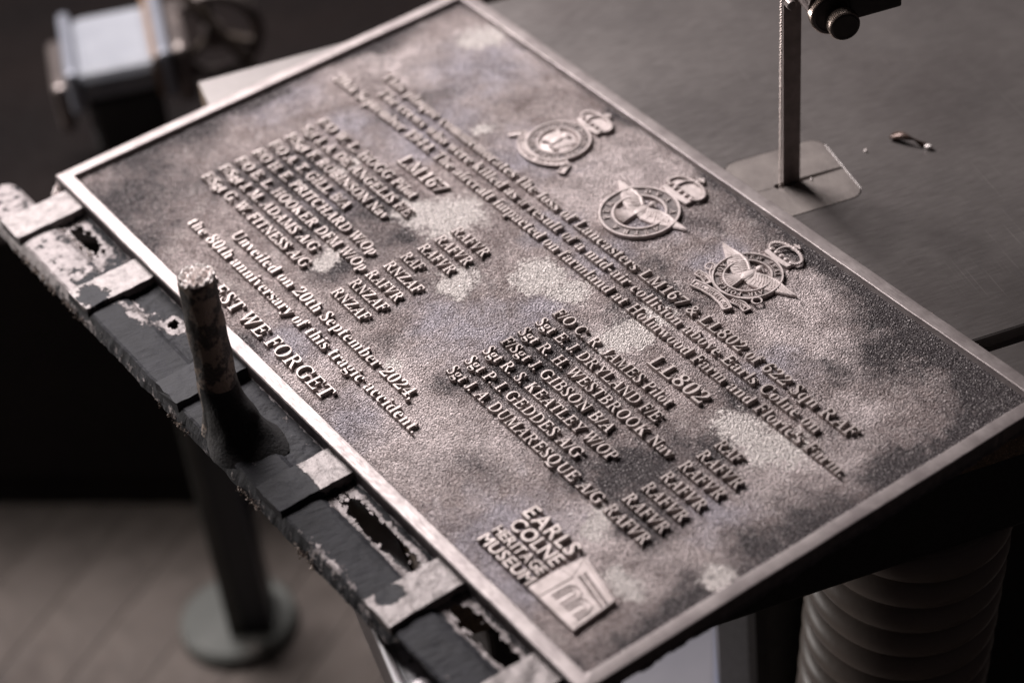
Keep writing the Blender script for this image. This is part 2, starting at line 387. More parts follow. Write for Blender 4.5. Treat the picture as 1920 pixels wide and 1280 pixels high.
# --- museum panel: heavy sans lettering and a folded-page mark
museum = empty('museum_mark', (0, 0, 0)); museum.parent = plaque
def mline(t, x0, x1, y, cap): return line(t, x0, x1, y, cap, style='heavy', parent=museum, name='text_line', mats=M_letter, ztop=-.0006)
mline("EARLS", 552, 604, 61.8, 12); mline("COLNE", 555, 605, 48.4, 11.2); mline("HERITAGE", 552, 605, 37.4, 8.2); mline("MUSEUM", 552, 607, 26, 9.2)
mk = MB()
mk.prism([(.6075, .0262), (.6565, .0262), (.6535, .0615), (.6110, .0705), (.6075, .0515)], -.0055, -.0012, .0007)
mk.build('badge_plate', M_emblem, museum)
mk = MB(); mk.prism([(.6185, .0270), (.6193, .0270), (.6200, .0535), (.6192, .0535)], -.0013, -.0007, .0002)
mk.prism([(.6085, .0512), (.6195, .0530), (.6115, .0690), (.6100, .0660)], -.0013, -.0009, .0001)
mk.prism([(.6118, .0700), (.6128, .0675), (.6535, .0592), (.6534, .0612)], -.0013, -.0006, .0003)
mk.build('page_fold', M_emblem, museum)
mk = MB()
def arch(cx, y0, r, top, rt):
    pts = [(cx-r, y0, -.0010)]
    for k in range(13):
        a = math.pi - math.pi*k/12; pts.append((cx + r*math.cos(a), top + r*math.sin(a), -.0010))
    pts.append((cx+r, y0, -.0010)); mk.tube(pts, rt, 8)
arch(.6302, .0335, .0062, .0440, .0007); arch(.6302, .0335, .0030, .0436, .0006)
arch(.6432, .0335, .0066, .0415, .0007); arch(.6432, .0335, .0032, .0412, .0006)
mk.build('letter_m_outline', M_emblem, museum)
mk = MB()
for r_ in range(2):
    x = 0.0
    while x < .031:
        wd = random.choice([.0008, .0011, .0014]); hgt = .0026
        px = .6215 + x; py = .0595 - x*.175 - r_*.0040
        mk.prism([(px, py), (px+.0004, py), (px+.0004, py+hgt), (px, py+hgt)], -.0013, -.0006)
        if random.random() < .6: mk.prism([(px+.0004, py+hgt*random.choice([0, .4, .8])), (px+wd, py+hgt*.0), (px+wd, py+.0005), (px+.0004, py+.0005)][:4], -.0013, -.0007)
        x += wd + .0006
mk.build('small_relief_marks', M_emblem, museum)

# --- three crowned badges
def ring(mb, cx, cy, r0, r1, z0, z1, ch=.0004, n=72):
    pr = [(r1, z0), (r1, z1-ch), (r1-ch, z1), (r0+ch, z1), (r0, z1-ch), (r0, z0)]
    V = []; F = []
    for r, z in pr:
        for k in range(n):
            a = 2*math.pi*k/n; V.append((cx+r*math.cos(a), cy+r*math.sin(a), z))
    for i in range(5):
        for k in range(n): F.append((i*n+k, i*n+(k+1) % n, (i+1)*n+(k+1) % n, (i+1)*n+k))
    mb.add(V, F)
def ring_text(text, cx, cy, r, cap, a0, a1, parent):
    """words round a ring, running clockwise from angle a0 to a1 (degrees), heads outward"""
    s = cap*MM/cap_h('serif'); parts = []; cur = 0
    for c in text:
        if c == ' ': cur += .55; continue
        V, F, wd = glyph(c); parts.append((V, F, cur, wd)); cur += wd + .1
    mb = MB()
    for V, F, cx_, wd in parts:
        mid = (cx_+wd/2)/cur; a = math.radians(a0 + (a1-a0)*mid)
        P = V.copy(); lx = (P[:, 0]-wd/2)*s; lyy = P[:, 1]*s + r
        u = np.array([math.sin(a), -math.cos(a)]); v = np.array([math.cos(a), math.sin(a)])
        zz = np.where(P[:, 2] < 0, -.0028, -.0014 - (P[:, 2].max()-P[:, 2])*s)
        Q = np.stack([cx + lx*u[0] + lyy*v[0], cy + lx*u[1] + lyy*v[1], zz], 1)
        mb.add(Q.tolist(), F)
    return mb.build('ring_lettering', M_emblem, parent)
def crown(cx, cy, wd, hg, parent, style=0):
    mb = MB(); z0, z1 = -.0055, -.0019
    n = 14; base = []
    for k in range(n+1):                      # curved band
        t = k/n*2-1; base.append((cx + t*wd*.40, cy + .0012*(t*t) ))
    top = [(x + (x-cx)*.04, y + hg*.17) for x, y in reversed(base)]
    mb.prism(base + top, z0, z1+.0006, .0004)
    # crown cap behind the arches
    cap = [(cx-wd*.40, cy+hg*.17)]
    for k in range(17):
        a = math.radians(205 - 230*k/16)
        cap.append((cx + wd*.47*math.cos(a), cy + hg*.44 + hg*.30*math.sin(a)))
    cap.append((cx+wd*.40, cy+hg*.17)); cap.reverse()
    if style != 2: mb.prism(cap, z0, z1-.0007, .0004)
    mb.build('crown_body', M_emblem, parent)
    ar = MB()
    def bow(sgn, inner):
        pts = []
        for k in range(13):
            t = k/12; a = math.radians(215 - 125*t)
            pts.append((cx - sgn*(-wd*(.47 if not inner else .22)*math.cos(a))*(1), cy + hg*.42 + hg*(.33 if not inner else .33)*math.sin(a) - (.0 if t < .9 else hg*.02*(t-.9)*10), z1+.0004))
        ar.tube(pts, .0010, 6)
        if not inner:
            for p in pts[1:-1]: ar.lathe([(.0001, -.0012), (.0010, -.0008), (.0013, 0), (.0010, .0008), (.0001, .0012)], 6, Matrix.Translation((p[0] + (p[0]-cx)*.05, p[1]+.0009*math.sin(1), p[2])))
    for sg in (-1, 1): bow(sg, False)
    bow(1, True)
    for k in range(5):                        # fleurs and crosses on the band
        x = cx + (k-2)*wd*.17
        ar.lathe([(.0001, -.0014), (.0015, -.001), (.0019, 0), (.0013, .0009), (.0001, .0013)], 8, Matrix.Translation((x, cy+hg*.25, z1+.0003)))
        ar.tube([(x-.0016, cy+hg*.33, z1+.0003), (x+.0016, cy+hg*.33, z1+.0003)], .0006, 5)
    ar.build('crown_arches', M_emblem, parent)
    cr = MB(); oy = cy + hg*.78
    cr.lathe([(.0001, -.0018), (.0020, -.001), (.0024, 0), (.0018, .0012), (.0001, .0018)], 10, Matrix.Translation((cx, oy, z1)))
    z = z1
    cr.prism([(cx-.0006, oy+.0015), (cx+.0006, oy+.0015), (cx+.0014, cy+hg), (cx-.0014, cy+hg)], z0, z+.0008, .0003)
    cr.prism([(cx-.0036, cy+hg*.865), (cx+.0036, cy+hg*.865), (cx+.0036, cy+hg*.935), (cx-.0036, cy+hg*.935)], z0, z+.0011, .0003)
    cr.build('crown_cross', M_emblem, parent)
def feather(mb, p, q, wd, z0, z1):
    p, q = Vector(p), Vector(q); d = (q-p); nrm = Vector((-d.y, d.x)).normalized()
    V = []; F = []; n = 7
    for i in range(n):
        t = i/(n-1); c = p + d*t; ww = wd*(0.55+.6*math.sin(math.pi*min(1, t*.85+.08)))*(1 if t < .95 else .35)
        zc = z0 + (z1-z0)*t
        V += [(c.x+nrm.x*ww, c.y+nrm.y*ww, zc-.0011), (c.x+nrm.x*ww*.4, c.y+nrm.y*ww*.4, zc), (c.x-nrm.x*ww*.4, c.y-nrm.y*ww*.4, zc), (c.x-nrm.x*ww, c.y-nrm.y*ww, zc-.0011), (c.x-nrm.x*ww, c.y-nrm.y*ww, -.0055), (c.x+nrm.x*ww, c.y+nrm.y*ww, -.0055)]
    for i in range(n-1):
        for k in range(6): F.append((i*6+k, i*6+(k+1) % 6, (i+1)*6+(k+1) % 6, (i+1)*6+k))
    F.append(tuple(range(6))[::-1]); F.append(tuple(range((n-1)*6, n*6)))
    mb.add(V, F)
def ellip(mb, cx, cy, cz, rx, ry, rz, ang=0, n=18):
    fr = Matrix.Translation((cx, cy, cz)) @ Matrix.Rotation(ang, 4, 'Z') @ Matrix.Diagonal((rx, ry, rz, 1))
    mb.lathe([(.02, -1), (.5, -.86), (.87, -.5), (1, 0), (.87, .5), (.5, .86), (.02, 1)], n, fr)
def bird(cx, cy, span, parent, tail=True, fine=True):
    hs = span/2
    for sg, nm in ((-1, 'wing'), (1, 'wing')):
        mb = MB()
        root = Vector((cx+sg*hs*.07, cy+.004)); wrist = Vector((cx+sg*hs*.48, cy+.0100)); tip = Vector((cx+sg*hs, cy+.0105))
        out = [(.020, -.0050), (.20, -.0062), (.42, -.0035), (.60, .0005), (.78, .0050), (.92, .0085), (1.0, .0112), (.86, .0118), (.68, .0126), (.50, .0128), (.30, .0100), (.12, .0062), (.020, .0050)]
        pl = [(cx+sg*hs*a, cy+b) for a, b in out]
        if sg < 0: pl.reverse()
        mb.prism(pl, -.0055, -.0018, .0007)
        nf = 13 if fine else 7
        for k in range(nf):
            t = k/(nf-1)
            s_ = root.lerp(wrist, min(1, t*1.25)) if t < .8 else wrist.lerp(tip, (t-.8)*1.2)
            ex = cx + sg*hs*(.10 + .90*t**.92); ey = cy + (-.0062 + .0170*t**1.15) + .0005*(k % 2)
            feather(mb, (s_.x, s_.y), (ex, ey), .0012 if fine else .0020, -.0013, -.0015)
        for k in range(9):                  # coverts over the quills
            t = k/8; c = root.lerp(wrist, t)
            feather(mb, (c.x-sg*.001, c.y+.002), (c.x+sg*.006, c.y-.0045), .0013, -.0010, -.0012)
        mb.tube([(root.x, root.y+.0010, -.0022), ((root.x+wrist.x)/2, (root.y+wrist.y)/2+.0026, -.0022), (wrist.x, wrist.y+.0012, -.0022), (tip.x-sg*.004, tip.y+.0004, -.0024)], [.0016, .0017, .0015, .0007], 8)
        mb.build(nm, M_emblem, parent)
    mb = MB(); ellip(mb, cx, cy+.001, -.0022, .0042, .0082, .0018)
    ellip(mb, cx+.0012, cy+.0108, -.0012, .0028, .0034, .0022); mb.tube([(cx+.003, cy+.0115, -.0006), (cx+.0066, cy+.0102, -.0012)], [.0012, .0003], 6)
    mb.build('bird_body', M_emblem, parent)
    if tail:
        mb = MB()
        for k in range(8):
            a = math.radians(-140 + 9.5*k); feather(mb, (cx-.0015+.0008*k*.3, cy-.004), (cx-.002+.0165*math.cos(a), cy-.003+.0175*math.sin(a)), .0011, -.0014, -.0012)
        mb.build('tail_feathers', M_emblem, parent)
def ribbon(mb, pts, wd, z=-.0016):
    """flat band with raised edges following centre line pts"""
    P = [Vector(p) for p in pts]; n = len(P); Lf = []; Rt = []
    for i in range(n):
        t = (P[min(i+1, n-1)]-P[max(i-1, 0)]).normalized(); nn = Vector((-t.y, t.x)); Lf.append(P[i]+nn*wd/2); Rt.append(P[i]-nn*wd/2)
    V = []; F = []
    for i in range(n):
        V += [(Lf[i].x, Lf[i].y, -.0055), (Lf[i].x, Lf[i].y, z-.0006), (Rt[i].x, Rt[i].y, z-.0006), (Rt[i].x, Rt[i].y, -.0055)]
    for i in range(n-1):
        for k in range(3): F.append((i*4+k, (i+1)*4+k, (i+1)*4+k+1, i*4+k+1))
    F.append((0, 1, 2, 3)); F.append(((n-1)*4+3, (n-1)*4+2, (n-1)*4+1, (n-1)*4))
    mb.add(V, F)
    for side in (Lf, Rt): mb.tube([(p.x, p.y, z-.0003) for p in side], .00075, 6)
    for e in (0, -1): mb.tube([(Lf[e].x, Lf[e].y, z-.0003), (Rt[e].x, Rt[e].y, z-.0003)], .0007, 6)
def arc(cx, cy, r, a0, a1, n=12, sy=1.0): return [(cx+r*math.cos(math.radians(a0+(a1-a0)*k/n)), cy+sy*r*math.sin(math.radians(a0+(a1-a0)*k/n))) for k in range(n+1)]
def along(text, pts, cap, parent):
    P = [Vector(p) for p in pts]; seg = [0]
    for i in range(1, len(P)): seg.append(seg[-1]+(P[i]-P[i-1]).length)
    s = cap*MM/cap_h('serif'); parts = []; cur = 0
    for c in text:
        if c == ' ': cur += .4; continue
        V, F, wd = glyph(c); parts.append((V, F, cur, wd)); cur += wd+.08
    mb = MB(); tot = seg[-1]
    for V, F, c0, wd in parts:
        d = tot*(.06 + .88*(c0+wd/2)/cur); i = max(j for j in range(len(seg)) if seg[j] <= d); i = min(i, len(P)-2)
        t = (P[i+1]-P[i]).normalized(); p = P[i]+t*(d-seg[i]); nn = Vector((-t.y, t.x))
        Q = V.copy(); lx = (Q[:, 0]-wd/2)*s; l2 = (Q[:, 1])*s - cap*MM/2
        zz = np.where(Q[:, 2] < 0, -.0032, -.0015-(Q[:, 2].max()-Q[:, 2])*s)
        mb.add(np.stack([p.x+lx*t.x+l2*nn.x, p.y+lx*t.y+l2*nn.y, zz], 1).tolist(), F)
    mb.build('ribbon_lettering', M_emblem, parent)
# badge one: domed centre, motto ribbon hugging the ring
b1 = empty('air_force_badge', (0, 0, 0)); b1.parent = plaque
b1['label'] = 'domed badge with motto ribbon, nearest the far corner'
cx, cy = .2355, .3265
mb = MB(); ring(mb, cx, cy, .0243, .0262, -.0055, -.0010); ring(mb, cx, cy, .0160, .0178, -.0055, -.0012)
rc = MB(); ring(rc, cx, cy, .0175, .0246, -.0055, -.0024, .0001); rc.build('ring_recess', M_recess, b1)
mb.build('ring_band', M_emblem, b1)
ring_text('622 SQUADRON ROYAL AIR FORCE ', cx, cy, .0192, 4.0, 250, -110, b1)
mb = MB(); ellip(mb, cx, cy, -.0036, .0155, .0155, .0022, 0, 28); mb.build('centre_dome', M_emblem, b1)
mb = MB()
for sg in (-1, 1):
    for k in range(6): feather(mb, (cx+sg*.002, cy+.004-.001*k), (cx+sg*(.0135-.0012*k), cy+.009-.0040*k), .0019, -.0006, -.0012)
ellip(mb, cx, cy-.001, -.0014, .0036, .0075, .0022); ellip(mb, cx, cy+.0072, -.0010, .0042, .0036, .0020)
mb.tube([(cx-.008, cy-.010, -.0008), (cx-.001, cy-.007, -.0006), (cx+.001, cy-.010, -.0006), (cx+.009, cy-.0085, -.0008)], .0010, 6)
mb.build('owl', M_emblem, b1)
crown(cx, cy+.0262, .034, .0255, b1)
mb = MB(); rp = arc(cx, cy+.001, .0302, 205, 335, 18); ribbon(mb, rp, .0058); ribbon(mb, [(cx-.0275, cy-.0125), (cx-.0310, cy-.0165), (cx-.0345, cy-.0235)], .0052, -.0021); ribbon(mb, [(cx+.0275, cy-.0125), (cx+.0310, cy-.0165), (cx+.0345, cy-.0235)], .0052, -.0021)
mb.build('ribbon', M_emblem, b1); along('BELLAMUS NOCTU', rp, 3.2, b1)
# badge two: open ring with soaring eagle
b2 = empty('air_force_badge', (0, 0, 0)); b2.parent = plaque; b2['label'] = 'open ring badge with plain-winged eagle, middle of the three'
cx, cy = .3505, .3175
mb = MB(); ring(mb, cx, cy, .0292, .0312, -.0055, -.0010); ring(mb, cx, cy, .0193, .0213, -.0055, -.0012)
rc = MB(); ring(rc, cx, cy, .0210, .0294, -.0055, -.0026, .0001); rc.build('ring_recess', M_recess, b2)
mb.build('ring_band', M_emblem, b2)
ring_text('PER ARDUA AD ASTRA ', cx, cy, .0232, 4.4, 250, -110, b2)
bird(cx-.001, cy+.0015, .083, b2, True, False)
crown(cx+.0015, cy+.0305, .037, .0315, b2)
# badge three: ring, feathered bird, scrolls
b3 = empty('air_force_badge', (0, 0, 0)); b3.parent = plaque; b3['label'] = 'ring badge with feathered bird and curling scrolls, nearest the right edge'
cx, cy = .4630, .3290
mb = MB(); ring(mb, cx, cy, .0246, .0262, -.0055, -.0010); ring(mb, cx, cy, .0168, .0184, -.0055, -.0010)
rc = MB(); ring(rc, cx, cy, .0182, .0248, -.0055, -.0029, .0001); rc.build('ring_recess', M_recess, b3)
mb.build('ring_band', M_emblem, b3)
ring_text('ROYAL NEW ZEALAND AIR FORCE ', cx, cy, .0195, 3.9, 228, -125, b3)
bird(cx-.001, cy+.0005, .083, b3, True, True)
crown(cx-.001, cy+.0262, .032, .0245, b3, 2)
mb = MB()
r1 = [(cx-.0255, cy-.0120), (cx-.0215, cy-.0180), (cx-.0150, cy-.0222), (cx-.0070, cy-.0250), (cx+.0010, cy-.0262)]
r2 = [(cx+.0010, cy-.0262), (cx+.0080, cy-.0245), (cx+.0150, cy-.0215), (cx+.0205, cy-.0170), (cx+.0240, cy-.0110)]
r3 = [(cx-.0205, cy-.0345), (cx-.0105, cy-.0318), (cx, cy-.0308), (cx+.0105, cy-.0318), (cx+.0185, cy-.0345)]
ribbon(mb, [(cx-.0285, cy-.0245)] + [(cx-.0215, cy-.0232), (cx-.0130, cy-.0255)], .0055, -.0022); ribbon(mb, [(cx+.0285, cy-.0245), (cx+.0215, cy-.0232), (cx+.0130, cy-.0255)], .0055, -.0022)
ribbon(mb, r3, .0066)
for sg in (-1, 1):
    mb.tube([(p[0], p[1], -.0016) for p in arc(cx+sg*.0262, cy-.0135, .0036, 0, 350, 14)], .0008, 6)
mb.tube([(p[0], p[1], -.0015) for p in r1], .0008, 6); mb.tube([(p[0], p[1], -.0015) for p in r2], .0008, 6)
mb.build('scroll', M_emblem, b3)
along('AD ARDUA AD', r3, 3.8, b3); along('PER', [(cx-.0275, cy-.0243), (cx-.0150, cy-.0250)], 3.4, b3); along('ASTRA', [(cx+.0120, cy-.0255), (cx+.0275, cy-.0243)], 3.4, b3)

# ------------------------------------------------------------------ runner bar, gates, flash web and riser (still one casting with the plaque)
def scrape_attr(me, fn):
    add_attr(me, 'scrape', [(max(0, min(1, fn(v.co.x*1000, v.co.y*1000, v.co.z*1000))), 0, 0) for v in me.vertices])
def g2(x, y, cx_, cy_, rx, ry): return math.exp(-(((x-cx_)/rx)**2+((y-cy_)/ry)**2))
holes = [(76, -14.5, 24, 6.5), (213, -13, 5, 4.5), (497, -14, 46, 7.5), (615, -12.5, 38, 8.0)]
def bar_scr(x, y, z):
    v = .10 + .62*g2(x, y, 10, -35, 75, 40) + .42*g2(x, y, 95, -42, 42, 26) + .42*g2(x, y, 188, -27, 30, 7) + .35*g2(x, y, 175, -33, 22, 4)
    for h in holes: v += .75*math.exp(-((max(abs(x-h[0])-h[2], 0)/5)**2 + (max(abs(y-h[1])-h[3], 0)/3.2)**2))
    if z < -13 and y < -55: v += .28
    if -56.5 < y < -54 and (x < 130 or 455 < x < 560): v += .38
    return v
bp = [(-.0605, -.0230), (-.0590, -.0175), (-.0562, -.0112), (-.0545, -.0104), (-.0480, -.0102), (-.0400, -.0102), (-.0330, -.0102), (-.0285, -.0106), (-.0255, -.0120), (-.0235, -.0145), (-.0232, -.0230)]
bx0, bx1 = -.034, .745; nb = int((bx1-bx0)/.0020); V = []; F = []
for i in range(nb+1):
    x = bx0 + (bx1-bx0)*i/nb; e = min(1, i/6)
    sq = math.sqrt(max(.02, 1-(1-e)**2)) if e < 1 else 1
    for j, (y, z) in enumerate(bp):
        tp = min(1, max(0, (x-.572)/.012)) if j < 2 else 0
        y = y + (-.0568-y)*tp; z = z + (-.0135-z)*tp
        yc = -.040 + (y+.040)*(.72+.28*sq)
        jit = .0011*fbm(x*90, y*90, 2) if j in (0, 1) else .0004*fbm(x*120, y*120, 2)
        V.append((x + (.002*nz(y*300, 1) if i < 3 else 0), yc + jit, z - (.001*(1-e)) + .00070*fbm(x*60, y*90, 8) + .0003*fbm(x*250, y*250, 3)))
m = len(bp)
for i in range(nb):
    for j in range(m-1): F.append((i*m+j, (i+1)*m+j, (i+1)*m+j+1, i*m+j+1))
    F.append((i*m, i*m+m-1, (i+1)*m+m-1, (i+1)*m))
F.append(tuple(range(m))); F.append(tuple(nb*m+j for j in range(m-1, -1, -1)))
me = mesh('runner_bar', V, F); scrape_attr(me, bar_scr); link('runner_bar', me, M_bar, plaque)

# flash web between bar and plate, with ragged holes
st = .0011; gx0, gx1, gy0, gy1 = .050, .740, -.0255, .0004
nxw, nyw = int((gx1-gx0)/st), int((gy1-gy0)/st)
def inhole(x, y):
    x, y = x*1000, y*1000
    for k, h in enumerate(holes):
        d = ((x-h[0])/h[2])**2 + ((y-h[1])/h[3])**2 if k < 2 else (abs(x-h[0])/h[2])**3 + (abs(y-h[1])/h[3])**2.4
        if d < 1 + 1.0*fbm(x*.16, y*.30, 5+k): return True
    return False
V = []; F = []
for j in range(nyw+1):
    for i in range(nxw+1):
        x = gx0+st*i; y = gy0+st*j
        V.append((x+st*.35*nz(x*900, y*900, 1), y+st*.35*nz(x*900, y*900, 5), -.0138 + .0009*fbm(x*110, y*110, 4) + .0013*max(0, (abs(y+.0128)/.0128)**2-.3)))
for j in range(nyw):
    for i in range(nxw):
        if not inhole(gx0+st*(i+.5), gy0+st*(j+.5)):
            a = j*(nxw+1)+i; F.append((a, a+1, a+nxw+2, a+nxw+1))
me = mesh('flash_web', V, F); scrape_attr(me, lambda x, y, z: bar_scr(x, y, 0) + .1)
o = link('flash_web', me, M_bar, plaque); sm = o.modifiers.new('thickness', 'SOLIDIFY'); sm.thickness = .0016; sm.offset = -1

gates = [(15.5, 47, 'pale'), (132, 162, 'half'), (268, 300, 'dark'), (409, 441, 'inner'), (544, 575, 'patch'), (650, 680, 'pale')]
for gi, (x0, x1, kind) in enumerate(gates):
    x0 *= MM; x1 *= MM
    pr = [(x0-.0004, -.0150), (x0, -.0068), (x0+.0006, -.0060)] + [(x0+(x1-x0)*k/14, -.0060) for k in range(1, 14)] + [(x1-.0006, -.0060), (x1, -.0068), (x1+.0004, -.0150)]
    V = []; F = []; nyy = 30; m = len(pr); ya, yb = -.0578, .0004
    for i in range(nyy+1):
        t = i/nyy; y = ya+(yb-ya)*t
        for j, (x, z) in enumerate(pr):
            top = 1 if 1 <= j <= m-2 else 0
            V.append((x + .0011*fbm(x*60, y*70, gi) , y + ((.0014*fbm(x*130, 3, gi)) if i == 0 else 0), z + top*(.00060*fbm(x*80, y*80, gi) - .0004*(1-t))))
    for i in range(nyy):
        for j in range(m-1): F.append((i*m+j, i*m+j+1, (i+1)*m+j+1, (i+1)*m+j))
    F.append(tuple(range(m-1, -1, -1))); F.append(tuple(nyy*m+j for j in range(m)))
    me = mesh('gate', V, F)
    def gs(x, y, z, k=kind, cxm=(x0+x1)*500):
        if z < -8: return .15
        if k == 'pale': return .95
        if k == 'dark': return .0
        if k == 'half': return 1.0 - 1.15*g2(x, y, cxm+4, -47, 15, 12)
        if k == 'inner': return .02 + 1.1/(1+math.exp(-(y+25)/1.2))
        return 1.15 - 1.5*g2(x, y, cxm-8, -43, 9, 11)
    scrape_attr(me, gs); link('gate', me, M_gate, plaque, label={'pale': 'bare bright gate strip', 'half': 'gate strip with blackened outer end', 'dark': 'blackened gate strip', 'inner': 'gate strip bright only beside the rim', 'patch': 'bright gate strip with one dark patch'}[kind])

# riser stub
s = NT('riser_skin'); n1 = s.noise(60, 5, .65); n2 = s.noise(500, 4, .6)
col = s.mix(s.ramp(n1, .50, .54), (.026, .020, .018), (.22, .165, .13)); col = s.mix(s.ramp(n2, .5, .7), col, s.mix(.5, col, (.16, .12, .09)))
s.set(Base_Color=col, Roughness=.62, Metallic=.1); s.bump(s.math('ADD', n2, n1), .0012, .9); M_riser = s.m
M_break = mat_metal('fresh_fracture_metal', (.80, .71, .68), (.97, .91, .89), .20, (.25, .45), 350, 800, .0008, dark=((.25, .18, .15), .60, .70))
riser = empty('riser_stub', (0, 0, 0)); riser.parent = plaque
b0 = Vector((.337, -.040, -.013)); t0 = Vector((.3365, -.0365, .1210)); V = []; F = []; nr, ns = 56, 48
for i in range(nr+1):
    t = i/nr; c = b0.lerp(t0, t); r = .0142 - .0014*t + .0035*math.exp(-t/.05)
    for k in range(ns):
        a = 2*math.pi*k/ns; rr = r + .0008*fbm(math.cos(a)*1.6, math.sin(a)*1.6, t*9) + .00025*nz(a*9, t*60)
        rr += .034*max(0, math.cos(a-.12))**1.6*max(0, 1-t/.36)**1.5*(1+.35*fbm(a*1.5, t*6))
        V.append((c.x+rr*math.cos(a), c.y+rr*math.sin(a), c.z + (.0012*fbm(a*2, 3) if i == nr else 0)))
for i in range(nr):
    for k in range(ns): F.append((i*ns+k, i*ns+(k+1) % ns, (i+1)*ns+(k+1) % ns, (i+1)*ns+k))
M_riser_foot = mat_metal('black_riser_foot', (.006, .005, .006), (.012, .010, .010), 0, (.7, .9), 90, 500, .0008)
me = mesh('riser_shaft', V, F); me.materials.append(M_riser); me.materials.append(M_riser_foot)
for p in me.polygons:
    if p.center.z < .034 + .010*nz(p.center.x*70, p.center.z*70) and p.center.x > .337: p.material_index = 1  # flared base of the shaft turns black on one side
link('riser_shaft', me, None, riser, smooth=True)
V = []; F = []; nq = 16; ns2 = 48
for i in range(nq+1):
    r = .0128*(1-i/nq)
    for k in range(ns2):
        a = 2*math.pi*k/ns2; x, y = r*math.cos(a), r*math.sin(a)
        h = .0034*fbm(x*260, y*260, 4) + .0016*abs(nz(x*700, y*700, 2)) + (.0004 if i else -.0008)
        V.append((t0.x+x*1.02+.0006*nz(a*5, i), t0.y+y*1.02, t0.z+h))
for i in range(nq):
    for k in range(ns2): F.append((i*ns2+k, i*ns2+(k+1) % ns2, (i+1)*ns2+(k+1) % ns2, (i+1)*ns2+k))
link('broken_top', mesh('broken_top', V, F), M_break, riser)

# ragged metal crumbs left along the parting edges
def crumbs(name, pts, n, size, spread, mats, parent, **k):
    mb = MB(); P = [Vector(p) for p in pts]
    for _ in range(n):
        i = random.randrange(len(P)-1); c = P[i].lerp(P[i+1], random.random()) + Vector([random.gauss(0, s_) for s_ in spread])
        if nz(c.x*40, c.y*40, 3) < -.08: continue
        r = size*random.uniform(.4, 1.5)
        V = [(c.x+r*random.uniform(.5, 1.2)*dx, c.y+r*random.uniform(.5, 1.2)*dy, c.z+r*random.uniform(.4, 1.1)*dz) for dx, dy, dz in ((1, 0, 0), (-1, 0, 0), (0, 1, 0), (0, -1, 0), (0, 0, 1), (0, 0, -1))]
        mb.add(V, [(0, 2, 4), (2, 1, 4), (1, 3, 4), (3, 0, 4), (2, 0, 5), (1, 2, 5), (3, 1, 5), (0, 3, 5)])
    return mb.build(name, mats, parent, **k)
crumbs('casting_flash', [(-.02, -.060, -.021), (.35, -.0615, -.021), (.56, -.0600, -.021)], 1200, .0010, (.001, .0009, .0016), M_flash, plaque, kind='stuff')
crumbs('casting_flash', [(.56, W+.0005, -.0035), (.70, W+.0005, -.0035)], 260, .0007, (.001, .0005, .0010), M_flash, plaque, kind='stuff')
crumbs('casting_flash', [(-.004, .004, -.010), (.008, -.006, -.011), (.013, -.010, -.010)], 90, .0016, (.0015, .0015, .0015), M_break, plaque, kind='stuff')
crumbs('casting_flash', [(.052, -.0235, -.012), (.10, -.022, -.012)], 60, .0012, (.001, .001, .0008), M_break, plaque, kind='stuff')
crumbs('casting_flash', [(-.0005, .075, -.008), (-.0015, .12, -.008)], 50, .0009, (.0008, .001, .0008), M_break, plaque, kind='stuff')
V = []; F = []
def fringe(a, b, out, z, wmax, seed):
    """thin torn lip of metal along the bottom parting line"""
    a, b, out = Vector(a), Vector(b), Vector(out); n = int((b-a).length/.0015); base = len(V)
    for i in range(n+1):
        p = a.lerp(b, i/n); wv = max(.0003, wmax*(.5+.9*fbm(p.x*70+seed, p.y*70, seed)))
        q = p + out*wv
        V.extend([(p.x, p.y, z), (q.x, q.y, z-.0004-.0006*nz(p.x*300, p.y*300)), (p.x, p.y, z-.0012)])
    for i in range(n):
        o_ = base+i*3; F.extend([(o_, o_+3, o_+4, o_+1), (o_+1, o_+4, o_+5, o_+2)])
fringe((L-.0002, .0, -.0), (L-.0002, W, 0), (1, 0, 0), -.0122, .0030, 2)
fringe((.0, .0002, 0), (L, .0002, 0), (0, -1, 0), -.0126, .0016, 5)
link('torn_lip', mesh('torn_lip', V, F), M_side, plaque)

# ================================================================== BAND SAW
TA = math.radians(-16.0)
saw = empty('band_saw', (-.056, .160, -.0142), TA, label='band saw with ground iron table, toothed blade and knurled guide above the plaque', cat='band saw')
TU, TV, TH = .652, 1.10, .040     # table size in its own u, v and rim height
SL0, SL1 = .5730, .5870           # mitre slot
IN0, IN1, IV0, IV1 = .307, .389, .347, .431
tb = MB()
def slab(x0, x1, y0, y1, z0=-TH, z1=0.0, bev=.0012): tb.box(x0, x1, y0, y1, z0, z1, bev)
slab(0, IN0, 0, TV); slab(IN1, SL0, 0, TV); slab(SL1, TU, 0, TV)
slab(IN0, IN1, 0, IV0); slab(IN0, IN1, IV1, TV)
